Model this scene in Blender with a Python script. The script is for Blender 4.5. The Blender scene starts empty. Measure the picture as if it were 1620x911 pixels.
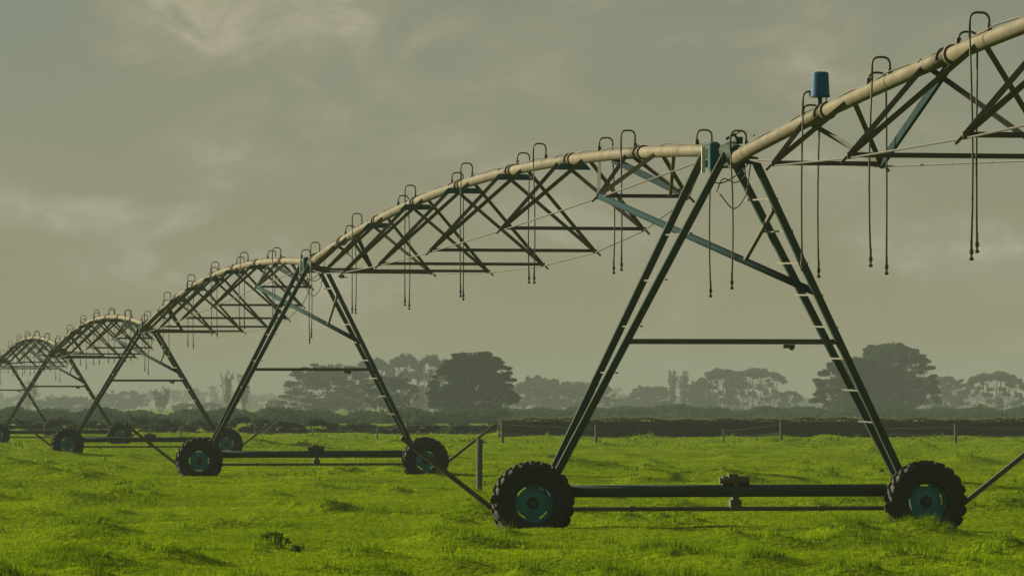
import bpy, math, random
import numpy as np
from mathutils import Vector, Matrix

random.seed(7)
rng = np.random.default_rng(7)
SC = bpy.context.scene
COL = SC.collection
R = math.radians

# ------------------------------------------------------------------ camera
F = 7316.0                 # focal length in pixels of a 1620 px wide frame
HOR = 642.0                # row of the horizon in that frame
EYE = 1.8
cam_d = bpy.data.cameras.new('camera')
cam_d.sensor_width = 36.0
cam_d.lens = 36.0 * F / 1620.0
cam_d.shift_y = (HOR - 455.5) / 1620.0
cam_d.clip_start = 0.5
cam_d.clip_end = 20000
cam = bpy.data.objects.new('camera', cam_d)
cam.location = (0, 0, EYE)
cam.rotation_euler = (R(90), 0, 0)
COL.objects.link(cam)
SC.camera = cam

# ------------------------------------------------------------------ world
SUN_AZ = R(62)             # left of the viewing direction, beyond the machine
SUN_EL = R(21)
w = bpy.data.worlds.new('World')
SC.world = w
w.use_nodes = True
nt = w.node_tree
nt.nodes.clear()
N = nt.nodes.new
L = nt.links.new
out = N('ShaderNodeOutputWorld')
bg = N('ShaderNodeBackground')
bg.inputs['Strength'].default_value = 0.053
sky = N('ShaderNodeTexSky')
sky.sky_type = 'NISHITA'
sky.sun_disc = False
sky.sun_elevation = SUN_EL
sky.sun_rotation = -SUN_AZ
sky.air_density = 1.0
sky.dust_density = 2.0
sky.ozone_density = 1.0
# thin grey-olive overcast veil over the sky: cloud layers mapped on the dome
tc = N('ShaderNodeTexCoord')
sep = N('ShaderNodeSeparateXYZ')
L(tc.outputs['Generated'], sep.inputs[0])
mp = N('ShaderNodeMapping')
mp.inputs['Scale'].default_value = (1.0, 1.0, 1.9)
mp.inputs['Rotation'].default_value = (0, R(-16), 0)
mp.inputs['Location'].default_value = (0.31, 0.0, 0.12)
L(tc.outputs['Generated'], mp.inputs['Vector'])
def noise(scale, detail, rough, dist=0.0):
    n = N('ShaderNodeTexNoise')
    n.inputs['Scale'].default_value = scale
    n.inputs['Detail'].default_value = detail
    n.inputs['Roughness'].default_value = rough
    n.inputs['Distortion'].default_value = dist
    L(mp.outputs[0], n.inputs['Vector'])
    return n
def ramp(src, lo, hi):
    r_ = N('ShaderNodeMapRange'); r_.interpolation_type = 'SMOOTHSTEP'
    r_.inputs['From Min'].default_value = lo; r_.inputs['From Max'].default_value = hi
    L(src, r_.inputs['Value'])
    return r_.outputs[0]
def mix(fac, a_, b_):
    m_ = N('ShaderNodeMix'); m_.data_type = 'RGBA'
    for sock, v_ in ((m_.inputs['Factor'], fac), (m_.inputs[6], a_), (m_.inputs[7], b_)):
        if isinstance(v_, tuple): sock.default_value = (*v_, 1)
        elif isinstance(v_, (int, float)): sock.default_value = v_
        else: L(v_, sock)
    return m_.outputs[2]
def mul(a_, b_):
    m_ = N('ShaderNodeMath'); m_.operation = 'MULTIPLY'
    for i_, v_ in enumerate((a_, b_)):
        if isinstance(v_, (int, float)): m_.inputs[i_].default_value = v_
        else: L(v_, m_.inputs[i_])
    return m_.outputs[0]
big = noise(9.0, 2.0, .5)
puff = noise(21.0, 9.0, .56, .35)
wisp = noise(48.0, 6.0, .6, .6)
elev = ramp(sep.outputs['Z'], 0.0, 0.11)
air = mix(elev, (2.98, 2.58, 1.48), (1.56, 2.06, 1.60))           # warm murk low down, cooler air above
veil = mix(0.88, sky.outputs[0], air)
bank = ramp(big.outputs['Fac'], .36, .60)                            # broad cloud banks
c1 = mix(mul(bank, .38), veil, (2.70, 2.50, 1.68))
c2 = mix(mul(ramp(puff.outputs['Fac'], .45, .585), .85), c1, (3.02, 2.80, 1.92))   # billows
c3 = mix(mul(mul(ramp(puff.outputs['Fac'], .53, .66), ramp(wisp.outputs['Fac'], .35, .65)), .95), c2, (4.3, 4.0, 2.85))
inv = N('ShaderNodeMath'); inv.operation = 'SUBTRACT'; inv.inputs[0].default_value = 1.0
L(ramp(sep.outputs['Z'], -.012, .036), inv.inputs[1])
c4 = mix(mul(inv.outputs[0], .75), c3, (3.05, 2.46, 1.34))          # warm thick air hides the clouds low down
L(c4, bg.inputs['Color'])
L(bg.outputs[0], out.inputs['Surface'])

# ------------------------------------------------------------------ sun
sun_d = bpy.data.lights.new('sun', 'SUN')
sun_d.energy = 5.0
sun_d.angle = R(0.6)
sun_d.color = (1.0, 0.9, 0.62)
sun = bpy.data.objects.new('sun', sun_d)
to_sun = Vector((-math.sin(SUN_AZ) * math.cos(SUN_EL), math.cos(SUN_AZ) * math.cos(SUN_EL), math.sin(SUN_EL)))
sun.rotation_euler = to_sun.to_track_quat('Z', 'Y').to_euler()
sun.location = (-40, 60, 60)
COL.objects.link(sun)

vs = SC.view_settings
vs.view_transform = 'Standard'
vs.look = 'None'
vs.exposure = 1.0
vs.gamma = 1.0
vs.use_curve_mapping = False
SC.cycles.max_bounces = 6
SC.cycles.diffuse_bounces = 2
SC.cycles.glossy_bounces = 2
SC.cycles.transmission_bounces = 3
SC.cycles.volume_bounces = 1
SC.cycles.transparent_max_bounces = 6
SC.cycles.use_denoising = True
SC.cycles.sample_clamp_indirect = 4.0

# ------------------------------------------------------------------ helpers
def at(px, py, D):
    """point seen at pixel (px, py) of the photograph, D metres away"""
    return Vector(((px - 810) * D / F, D, EYE + (HOR - py) * D / F))

def tag(o, label=None, cat=None, group=None, kind=None):
    if label: o['label'] = label
    if cat: o['category'] = cat
    if group: o['group'] = group
    if kind: o['kind'] = kind
    return o

def empty(name, loc, rz=0.0):
    o = bpy.data.objects.new(name, None)
    o.location = loc
    o.rotation_euler = (0, 0, rz)
    COL.objects.link(o)
    return o

def link(name, me, parent=None):
    o = bpy.data.objects.new(name, me)
    COL.objects.link(o)
    o.parent = parent
    return o

class MB:
    def __init__(s):
        s.v = []; s.f = []
    def add(s, vs_, fs_):
        b = len(s.v)
        s.v += [tuple(p) for p in vs_]
        s.f += [tuple(b + i for i in f) for f in fs_]
    def box(s, c, size):
        x, y, z = c; a, b, d = (q / 2 for q in size)
        s.add([(x-a,y-b,z-d),(x+a,y-b,z-d),(x+a,y+b,z-d),(x-a,y+b,z-d),(x-a,y-b,z+d),(x+a,y-b,z+d),(x+a,y+b,z+d),(x-a,y+b,z+d)],
              [(0,3,2,1),(4,5,6,7),(0,1,5,4),(1,2,6,5),(2,3,7,6),(3,0,4,7)])
        return s
    def frame(s, p0, p1, up=None):
        p0 = Vector(p0); p1 = Vector(p1)
        d = (p1 - p0).normalized()
        u = Vector(up) if up is not None else (Vector((0, 0, 1)) if abs(d.z) < .95 else Vector((0, 1, 0)))
        a = d.cross(u).normalized(); b = a.cross(d).normalized()
        return p0, p1, a, b
    def bar(s, p0, p1, w_, h_=None, up=None):
        h_ = h_ or w_
        p0, p1, a, b = s.frame(p0, p1, up)
        a = a * (w_ / 2); b = b * (h_ / 2)
        v = []
        for p in (p0, p1):
            v += [p - a - b, p + a - b, p + a + b, p - a + b]
        s.add(v, [(3,2,1,0),(4,5,6,7),(0,1,5,4),(1,2,6,5),(2,3,7,6),(3,0,4,7)])
        return s
    def angle(s, p0, p1, w_, t=0.014, up=None):
        """rolled steel angle: an L section"""
        p0, p1, a, b = s.frame(p0, p1, up)
        prof = [(0,0),(w_,0),(w_,t),(t,t),(t,w_),(0,w_)]
        v = []
        for p in (p0, p1):
            for x, y in prof:
                v.append(p + a * (x - w_*.4) + b * (y - w_*.4))
        n = 6
        f = [tuple(range(n-1, -1, -1)), tuple(range(n, 2*n))]
        for i in range(n):
            j = (i + 1) % n
            f.append((i, j, n + j, n + i))
        s.add(v, f)
        return s
    def tube(s, pts, r, n=8, cap=True):
        pts = [Vector(p) for p in pts]
        rs = r if isinstance(r, (list, tuple)) else [r] * len(pts)
        v = []; f = []
        prev = None
        for i, p in enumerate(pts):
            d = (pts[min(i+1, len(pts)-1)] - pts[max(i-1, 0)]).normalized()
            if prev is None:
                u = Vector((0, 0, 1)) if abs(d.z) < .9 else Vector((0, 1, 0))
                a = d.cross(u).normalized()
            else:
                a = (prev - d * prev.dot(d)).normalized()
            prev = a
            b = d.cross(a)
            for k in range(n):
                t = 2 * math.pi * k / n
                v.append(p + (a * math.cos(t) + b * math.sin(t)) * rs[i])
        for i in range(len(pts) - 1):
            for k in range(n):
                j = (k + 1) % n
                f.append((i*n + k, i*n + j, (i+1)*n + j, (i+1)*n + k))
        if cap:
            f.append(tuple(range(n-1, -1, -1)))
            m = (len(pts) - 1) * n
            f.append(tuple(range(m, m + n)))
        s.add(v, f)
        return s
    def lathe(s, prof, axis='y', n=32, c=(0,0,0)):
        """prof: (radius, offset along axis)"""
        v = []; f = []
        for r_, o in prof:
            for k in range(n):
                t = 2 * math.pi * k / n
                q = (r_*math.cos(t), o, r_*math.sin(t)) if axis == 'y' else (r_*math.cos(t), r_*math.sin(t), o)
                v.append((q[0]+c[0], q[1]+c[1], q[2]+c[2]))
        for i in range(len(prof)-1):
            for k in range(n):
                j = (k+1) % n
                q = (i*n+k, i*n+j, (i+1)*n+j, (i+1)*n+k)
                f.append(q if axis == 'z' else q[::-1])
        s.add(v, f)
        return s
    def mesh(s, name, m, smooth=False):
        me = bpy.data.meshes.new(name)
        me.from_pydata(s.v, [], s.f)
        if m: me.materials.append(m)
        if smooth:
            me.shade_smooth()
        me.update()
        return me
    def build(s, name, m, parent=None, smooth=False, label=None):
        o = link(name, s.mesh(name, m, smooth), parent)
        if label: o['label'] = label
        return o

def fast_mesh(name, verts, faces_n, idx, m):
    """verts (n,3) array; faces all with faces_n corners; idx flat array"""
    me = bpy.data.meshes.new(name)
    nf = len(idx) // faces_n
    me.vertices.add(len(verts))
    me.vertices.foreach_set('co', np.asarray(verts, np.float32).ravel())
    me.loops.add(len(idx))
    me.loops.foreach_set('vertex_index', np.asarray(idx, np.int32))
    me.polygons.add(nf)
    me.polygons.foreach_set('loop_start', np.arange(0, len(idx), faces_n, dtype=np.int32))
    me.update(calc_edges=True)
    if m: me.materials.append(m)
    return me

# ------------------------------------------------------------------ materials
def mat(name, base, rough=0.6, metal=0.0, vary=None, scale=6.0, bump=0.0, stretch=None, amount=0.5, spec=0.5):
    m = bpy.data.materials.new(name)
    m.use_nodes = True
    t = m.node_tree
    p = t.nodes['Principled BSDF']
    p.inputs['Base Color'].default_value = (*base, 1)
    p.inputs['Roughness'].default_value = rough
    p.inputs['Metallic'].default_value = metal
    p.inputs['Specular IOR Level'].default_value = spec
    if vary is not None:
        co = t.nodes.new('ShaderNodeTexCoord')
        mpn = t.nodes.new('ShaderNodeMapping')
        if stretch: mpn.inputs['Scale'].default_value = stretch
        t.links.new(co.outputs['Object'], mpn.inputs[0])
        nz = t.nodes.new('ShaderNodeTexNoise')
        nz.inputs['Scale'].default_value = scale
        nz.inputs['Detail'].default_value = 5
        nz.inputs['Roughness'].default_value = 0.65
        t.links.new(mpn.outputs[0], nz.inputs['Vector'])
        rp = t.nodes.new('ShaderNodeValToRGB')
        rp.color_ramp.elements[0].position = 0.5 - amount/2 * .6
        rp.color_ramp.elements[1].position = 0.5 + amount/2 * .6
        rp.color_ramp.elements[0].color = (*base, 1)
        rp.color_ramp.elements[1].color = (*vary, 1)
        t.links.new(nz.outputs['Fac'], rp.inputs[0])
        t.links.new(rp.outputs[0], p.inputs['Base Color'])
        rr = t.nodes.new('ShaderNodeMapRange')
        rr.inputs['To Min'].default_value = max(0, rough - .12)
        rr.inputs['To Max'].default_value = min(1, rough + .12)
        t.links.new(nz.outputs['Fac'], rr.inputs['Value'])
        t.links.new(rr.outputs[0], p.inputs['Roughness'])
        if bump:
            bp = t.nodes.new('ShaderNodeBump')
            bp.inputs['Strength'].default_value = bump
            bp.inputs['Distance'].default_value = 0.02
            t.links.new(nz.outputs['Fac'], bp.inputs['Height'])
            t.links.new(bp.outputs[0], p.inputs['Normal'])
    return m

def leaf_mat(name, c0, c1, trans=0.35, attr='tint', tcol=None):
    m = bpy.data.materials.new(name)
    m.use_nodes = True
    t = m.node_tree
    t.nodes.clear()
    o = t.nodes.new('ShaderNodeOutputMaterial')
    at_ = t.nodes.new('ShaderNodeAttribute'); at_.attribute_name = attr
    mx = t.nodes.new('ShaderNodeMix'); mx.data_type = 'RGBA'
    mx.inputs[6].default_value = (*c0, 1); mx.inputs[7].default_value = (*c1, 1)
    t.links.new(at_.outputs['Fac'], mx.inputs['Factor'])
    d = t.nodes.new('ShaderNodeBsdfDiffuse')
    tr = t.nodes.new('ShaderNodeBsdfTranslucent')
    ms = t.nodes.new('ShaderNodeMixShader'); ms.inputs[0].default_value = trans
    t.links.new(mx.outputs[2], d.inputs['Color'])
    if tcol:
        hs = t.nodes.new('ShaderNodeMix'); hs.data_type = 'RGBA'; hs.blend_type = 'MULTIPLY'
        hs.inputs['Factor'].default_value = 1.0
        hs.inputs[7].default_value = (*tcol, 1)
        t.links.new(mx.outputs[2], hs.inputs[6])
        t.links.new(hs.outputs[2], tr.inputs['Color'])
    else:
        t.links.new(mx.outputs[2], tr.inputs['Color'])
    t.links.new(d.outputs[0], ms.inputs[1]); t.links.new(tr.outputs[0], ms.inputs[2])
    t.links.new(ms.outputs[0], o.inputs['Surface'])
    return m

M = {
    'galv':   mat('galvanised_pipe', (.135, .118, .072), .72, .0, (.062, .050, .028), 3.2, .15, amount=.9, spec=.3),
    'truss':  mat('weathered_truss_steel', (.07, .064, .036), .6, .2, (.045, .04, .022), 5, amount=.9),
    'tower':  mat('dark_teal_tower_paint', (.020, .058, .060), .72, .0, (.050, .046, .020), 2.2, .1, amount=.7, spec=.06),
    'teal':   mat('teal_paint', (.010, .080, .115), .75, .0, (.018, .06, .07), 5, amount=.8, spec=.1),
    'brace':  mat('dark_blue_brace_paint', (.007, .030, .038), .8, .0, (.014, .030, .030), 4, amount=.8, spec=.05),
    'rim':    mat('teal_wheel_paint', (.006, .17, .215), .6, .0, (.015, .11, .13), 8, amount=.9),
    'blue':   mat('blue_plastic', (.0015, .075, .19), .6, .0, (.003, .065, .15), 6, amount=.7, spec=.25),
    'tyre':   mat('dusty_rubber', (.008, .009, .007), .9, .0, (.018, .018, .012), 9, .2, amount=.8),
    'hose':   mat('black_hose', (.035, .032, .020), .7, .0, (.05, .046, .03), 8, amount=.6),
    'rung':   mat('bright_galvanised_rung', (.13, .125, .09), .75, .0, (.09, .085, .06), 10, amount=.7),
    'wire':   mat('thin_steel_wire', (.035, .032, .02), .7, .0),
    'white':  mat('pale_flange', (.55, .53, .44), .5, .1, (.45, .43, .35), 10),
    'post':   mat('tanalised_post', (.032, .040, .024), .85, .0, (.065, .066, .042), 9, .4, (1, 1, .12), amount=.8),
    'bark':   mat('bark', (.055, .045, .03), .9, .0, (.09, .075, .05), 2.0, .3, amount=.8),
    'twig':   mat('bare_twig', (.10, .08, .045), .9, .0, (.14, .11, .06), 2.0, amount=.8),
    'bird':   mat('dark_feathers', (.03, .03, .03), .8, .0, (.05, .05, .045), 40),
    'leafA':  leaf_mat('dark_conifer_leaves', (.016, .036, .022), (.040, .066, .038), .2),
    'leafB':  leaf_mat('mid_green_leaves', (.028, .052, .028), (.058, .085, .044), .3),
    'leafC':  leaf_mat('dry_olive_leaves', (.07, .065, .025), (.12, .10, .04), .3),
    'hedge':  leaf_mat('hedge_leaves', (.085, .115, .075), (.13, .155, .095), .45),
    'grass':  leaf_mat('pasture_grass', (.062, .116, .0028), (.185, .268, .0045), .5, tcol=(1.22, 1.2, .6)),
    'weed':   leaf_mat('weed_leaves', (.05, .09, .012), (.09, .13, .015), .45),
}

# ------------------------------------------------------------------ ground
def ground_material():
    m = bpy.data.materials.new('pasture_ground')
    m.use_nodes = True
    t = m.node_tree
    p = t.nodes['Principled BSDF']
    p.inputs['Roughness'].default_value = 1.0
    p.inputs['Specular IOR Level'].default_value = 0.0
    co = t.nodes.new('ShaderNodeTexCoord')
    a = t.nodes.new('ShaderNodeTexNoise'); a.inputs['Scale'].default_value = 0.55; a.inputs['Detail'].default_value = 8
    a.inputs['Roughness'].default_value = .7
    t.links.new(co.outputs['Object'], a.inputs['Vector'])
    r = t.nodes.new('ShaderNodeValToRGB')
    r.color_ramp.elements[0].position = .3; r.color_ramp.elements[0].color = (.055, .095, .003, 1)
    r.color_ramp.elements[1].position = .68; r.color_ramp.elements[1].color = (.145, .203, .004, 1)
    t.links.new(a.outputs['Fac'], r.inputs[0])
    t.links.new(r.outputs[0], p.inputs['Base Color'])
    b = t.nodes.new('ShaderNodeTexNoise'); b.inputs['Scale'].default_value = 9; b.inputs['Detail'].default_value = 6
    t.links.new(co.outputs['Object'], b.inputs['Vector'])
    bp = t.nodes.new('ShaderNodeBump'); bp.inputs['Strength'].default_value = .8; bp.inputs['Distance'].default_value = .08
    t.links.new(b.outputs['Fac'], bp.inputs['Height'])
    t.links.new(bp.outputs[0], p.inputs['Normal'])
    return m

_wr = np.random.default_rng(21)
_W = []
GZ = 0.13            # the turf stands higher than the wheel ruts
for wl, amp in ((14.0, .045), (7.0, .032), (3.2, .014), (1.6, .007), (.8, .004)):
    for k in range(5):
        a = _wr.uniform(0, math.pi)
        l = wl * _wr.uniform(.75, 1.3)
        _W.append((2*math.pi/l*math.cos(a), 2*math.pi/l*math.sin(a), _wr.uniform(0, 6.28), amp / 1.6))
# hummocks of rank grass standing out of the grazed turf
NH = 640
_hy = 43 * np.exp(_wr.random(NH) * math.log(290/43))
_hx = (_wr.random(NH)*2 - 1) * (1.0 + _hy*.118)
_hs = np.clip(_wr.lognormal(-.42, .5, NH), .3, 1.9) * (1 + _hy/260)
_ha = .105 * _hs ** .6 * _wr.uniform(.55, 1.35, NH)
_hrx = .27 * _hs * _wr.uniform(.7, 1.6, NH)
_hry = .30 * _hs * _wr.uniform(.7, 1.3, NH)
_o = np.argsort(_hy)
_hx, _hy, _hs, _ha, _hrx, _hry = (q[_o] for q in (_hx, _hy, _hs, _ha, _hrx, _hry))
def hummock(x, y):
    x = np.asarray(x, float); y = np.asarray(y, float)
    sh = x.shape
    x = x.ravel(); y = y.ravel()
    h = np.zeros_like(x); c = np.zeros_like(x)
    od = np.argsort(y); ysd = y[od]
    for k in range(NH):
        i0, i1 = np.searchsorted(ysd, (_hy[k] - 3*_hry[k], _hy[k] + 3*_hry[k]))
        ix = od[i0:i1]
        if not len(ix): continue
        g = np.exp(-((x[ix]-_hx[k])/_hrx[k])**2 - ((y[ix]-_hy[k])/_hry[k])**2)
        h[ix] += _ha[k]*g
        c[ix] = np.maximum(c[ix], g)
    return h.reshape(sh), c.reshape(sh)
def hgt(x, y):
    x = np.asarray(x, float); y = np.asarray(y, float)
    h = np.zeros_like(x)
    for kx, ky, ph, a in _W:
        h += a * np.sin(kx*x + ky*y + ph)
    return h + GZ + hummock(x, y)[0]
def clumpiness(x, y):
    return hummock(x, y)[1]

def build_ground():
    ys = [30.0]
    while ys[-1] < 330: ys.append(ys[-1] + .16 + (ys[-1]-30) * .0022)
    ys = np.array(ys)
    nu = 221
    u = np.linspace(-1, 1, nu)
    X = u[None, :] * (6 + ys[:, None] * .145)
    Y = np.repeat(ys[:, None], nu, 1)
    Z = hgt(X, Y)
    edge = np.minimum(1, (1 - np.abs(u[None, :])) * 12) * np.minimum(1, (Y - 30) / 4) * np.minimum(1, (330 - Y) / 20).clip(0, 1)
    Z = GZ + (Z - GZ) * edge.clip(0, 1)
    nr = len(ys)
    v = np.stack([X, Y, Z], 2).reshape(-1, 3)
    i = np.arange(nr-1)[:, None] * nu + np.arange(nu-1)[None, :]
    q = np.stack([i, i+1, i+1+nu, i+nu], 2).reshape(-1)
    b = len(v)
    S = 3600.0
    # rest of the plain, joined to the rim of the fine patch
    x0n, x0f = 6 + 30*.145, 6 + ys[-1]*.145
    yf = ys[-1]
    ext = np.array([(-x0n, 30, GZ), (x0n, 30, GZ), (x0f, yf, GZ), (-x0f, yf, GZ),
                    (-S, -300, GZ), (S, -300, GZ), (S, 3400, GZ), (-S, 3400, GZ)])
    v = np.vstack([v, ext])
    q = np.concatenate([q, np.array([[4, 5, 1, 0], [5, 6, 2, 1], [6, 7, 3, 2], [7, 4, 0, 3]]).ravel() + b])
    me = fast_mesh('pasture', v, 4, q, ground_material())
    me.shade_smooth()
    return tag(link('pasture', me), 'lumpy green pasture stretching to the hedge', 'pasture', kind='structure')
build_ground()

def hz(x, y): return float(hgt(x, y))

# ------------------------------------------------------------------ grass
def build_grass():
    V = []; I = []; T = []
    base = 0
    # near tufts: bent blades of two segments; far ones single triangles
    def scatter(n, y0, y1, nb, h0, h1, wid, seg):
        nonlocal base
        y = y0 * np.exp(rng.random(n) * math.log(y1 / y0))
        x = (rng.random(n)*2-1) * (1.5 + y * .120)
        c = clumpiness(x, y)
        hh = rng.uniform(h0, h1, n) * (1 + 2.6*c*c)
        z = hgt(x, y) - .01
        tint = np.clip(.58 + .32*np.sin(.5*x+.21*y) * np.sin(.33*x-.4*y+1) + rng.normal(0, .21, n) - .5*c, 0, 1)
        for b in range(nb):
            a = rng.uniform(0, 2*math.pi, n)
            rad = rng.uniform(0, .09, n)
            bx = x + rad*np.cos(a*3+b); by = y + rad*np.sin(a*3+b)
            lean = rng.uniform(.15, .75, n)
            h = hh * rng.uniform(.55, 1.1, n)
            dx, dy = np.cos(a), np.sin(a)
            px, py = -dy, dx
            ww = wid * rng.uniform(.7, 1.3, n)
            lx = dx*lean*h; ly = dy*lean*h
            p0 = np.stack([bx - px*ww, by - py*ww, z], 1)
            p1 = np.stack([bx + px*ww, by + py*ww, z], 1)
            if seg == 2:
                m0 = np.stack([bx - px*ww*.8 + lx*.35, by - py*ww*.8 + ly*.35, z + h*.62], 1)
                m1 = np.stack([bx + px*ww*.8 + lx*.35, by + py*ww*.8 + ly*.35, z + h*.62], 1)
                tip = np.stack([bx + lx, by + ly, z + h*.95], 1)
                P = np.stack([p0, p1, m0, m1, tip], 1).reshape(-1, 3)
                i = base + np.arange(n)[:, None]*5
                I.append(np.stack([i[:, 0], i[:, 0]+1, i[:, 0]+2, i[:, 0]+1, i[:, 0]+3, i[:, 0]+2, i[:, 0]+2, i[:, 0]+3, i[:, 0]+4], 1).ravel())
                V.append(P); T.append(np.repeat(np.clip(tint + rng.normal(0, .1, n), 0, 1), 5)); base += n*5
            else:
                tip = np.stack([bx + lx, by + ly, z + h], 1)
                P = np.stack([p0, p1, tip], 1).reshape(-1, 3)
                i = base + np.arange(n)*3
                I.append(np.stack([i, i+1, i+2], 1).ravel())
                V.append(P); T.append(np.repeat(np.clip(tint + rng.normal(0, .1, n), 0, 1), 3)); base += n*3
    scatter(62000, 40, 92, 8, .020, .045, .0058, 1)
    scatter(36000, 88, 180, 8, .026, .055, .011, 1)
    scatter(24000, 170, 325, 7, .05, .09, .024, 1)
    V = np.vstack(V); I = np.concatenate(I); T = np.concatenate(T)
    me = fast_mesh('grass', V, 3, I, M['grass'])
    at_ = me.attributes.new('tint', 'FLOAT', 'POINT')
    at_.data.foreach_set('value', T.astype(np.float32))
    tag(link('grass', me), 'short bright green pasture grass with ranker tufts', 'grass', kind='stuff')
build_grass()

# ------------------------------------------------------------------ irrigation machine
D1, STEP = 62.0, 47.1
def tower_xy(i): return Vector((2.88 - 7.61*(i-1), D1 + STEP*(i-1), 0))
PIPE_Z = {0: 5.2, 1: 5.22, 2: 5.18, 3: 4.52, 4: 4.42, 5: 4.40, 6: 4.40}
ANG = math.atan2(7.61, STEP)

def make_tyre(root):
    n = 40
    mb = MB()
    prof = [(.258,-.105),(.285,-.142),(.38,-.154),(.47,-.150),(.505,-.135),(.52,-.10),(.526,0),(.52,.10),(.505,.135),(.47,.150),(.38,.154),(.285,.142),(.258,.105)]
    mb.lathe(prof, 'y', 48)
    # chevron lugs, alternating sides
    for k in range(22):
        for s in (-1, 1):
            t0 = 2*math.pi*(k + (.5 if s > 0 else 0)) / 22
            sec = []
            for u, yy, r0, r1 in ((0, .012, .515, .556), (.5, .085, .512, .556), (.8, .135, .495, .540), (1, .158, .462, .500)):
                tt = t0 + u * .17
                sec.append((tt, s*yy, r0, r1))
            v = []
            hw = .052
            for tt, yy, r0, r1 in sec:
                for dt, rr in ((-hw, r0), (-hw*.72, r1), (hw*.72, r1), (hw, r0)):
                    v.append((rr*math.cos(tt+dt), yy, rr*math.sin(tt+dt)))
            f = [(0,1,2,3), (15,14,13,12)]
            for i in range(3):
                for j in range(3):
                    f.append((i*4+j, (i+1)*4+j, (i+1)*4+j+1, i*4+j+1))
            mb.add(v, f)
    return mb.mesh('tyre', M['tyre'])

def make_disc():
    """wheel disc with four curved slots near its rim"""
    mb = MB()
    n = 72
    rings = [(.055, -.03), (.12, -.035), (.20, -.012), (.236, .0), (.262, .004), (.275, .004)]
    for side in (0, 1):
        b = len(mb.v)
        for r_, o in rings:
            for k in range(n):
                t = 2*math.pi*k/n
                mb.v.append((r_*math.cos(t), o + side*.012, r_*math.sin(t)))
        for i in range(len(rings)-1):
            for k in range(n):
                if i == 3 and (k % 18) < 8: continue
                j = (k+1) % n
                q = (b+i*n+k, b+i*n+j, b+(i+1)*n+j, b+(i+1)*n+k)
                mb.f.append(q if side == 0 else q[::-1])
    return mb.mesh('disc', M['rim'])

def make_rim():
    mb = MB()
    mb.lathe([(.330,-.125),(.322,-.135),(.300,-.125),(.285,-.10),(.275,-.03),(.275,.03),(.285,.10),(.300,.125),(.322,.135),(.33,.125),(.30,.112),(.288,.03),(.288,-.03),(.30,-.112),(.330,-.125)], 'y', 48)
    return mb.mesh('rim', M['rim'], True)

def make_hub():
    mb = MB()
    mb.lathe([(.0,-.10),(.038,-.10),(.045,-.09),(.045,-.05),(.085,-.045),(.085,-.02),(.0,-.02)], 'y', 20)
    for k in range(8):
        t = 2*math.pi*k/8
        mb.lathe([(0,-.062),(.009,-.062),(.009,-.03)], 'y', 6, (.068*math.cos(t), 0, .068*math.sin(t)))
    return mb.mesh('hub', M['tower'])

TYRE = make_tyre(None); DISC = make_disc(); RIM = make_rim(); HUB = make_hub()

def lerp(a, b, t): return Vector(a) + (Vector(b) - Vector(a)) * t

def curve_pts(ctrl, n=18):
    """smooth interpolation through control points (Catmull-Rom)"""
    P = [Vector(c) for c in ctrl]
    P = [P[0]*2 - P[1]] + P + [P[-1]*2 - P[-2]]
    o = []
    for i in range(1, len(P)-2):
        for k in range(n // (len(P)-3) + 1):
            t = k / (n // (len(P)-3) + 1)
            a, b, c, d = P[i-1], P[i], P[i+1], P[i+2]
            o.append(.5*((2*b) + (c-a)*t + (2*a-5*b+4*c-d)*t*t + (3*b-a-3*c+d)*t**3))
    o.append(P[-2])
    return o

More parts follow.
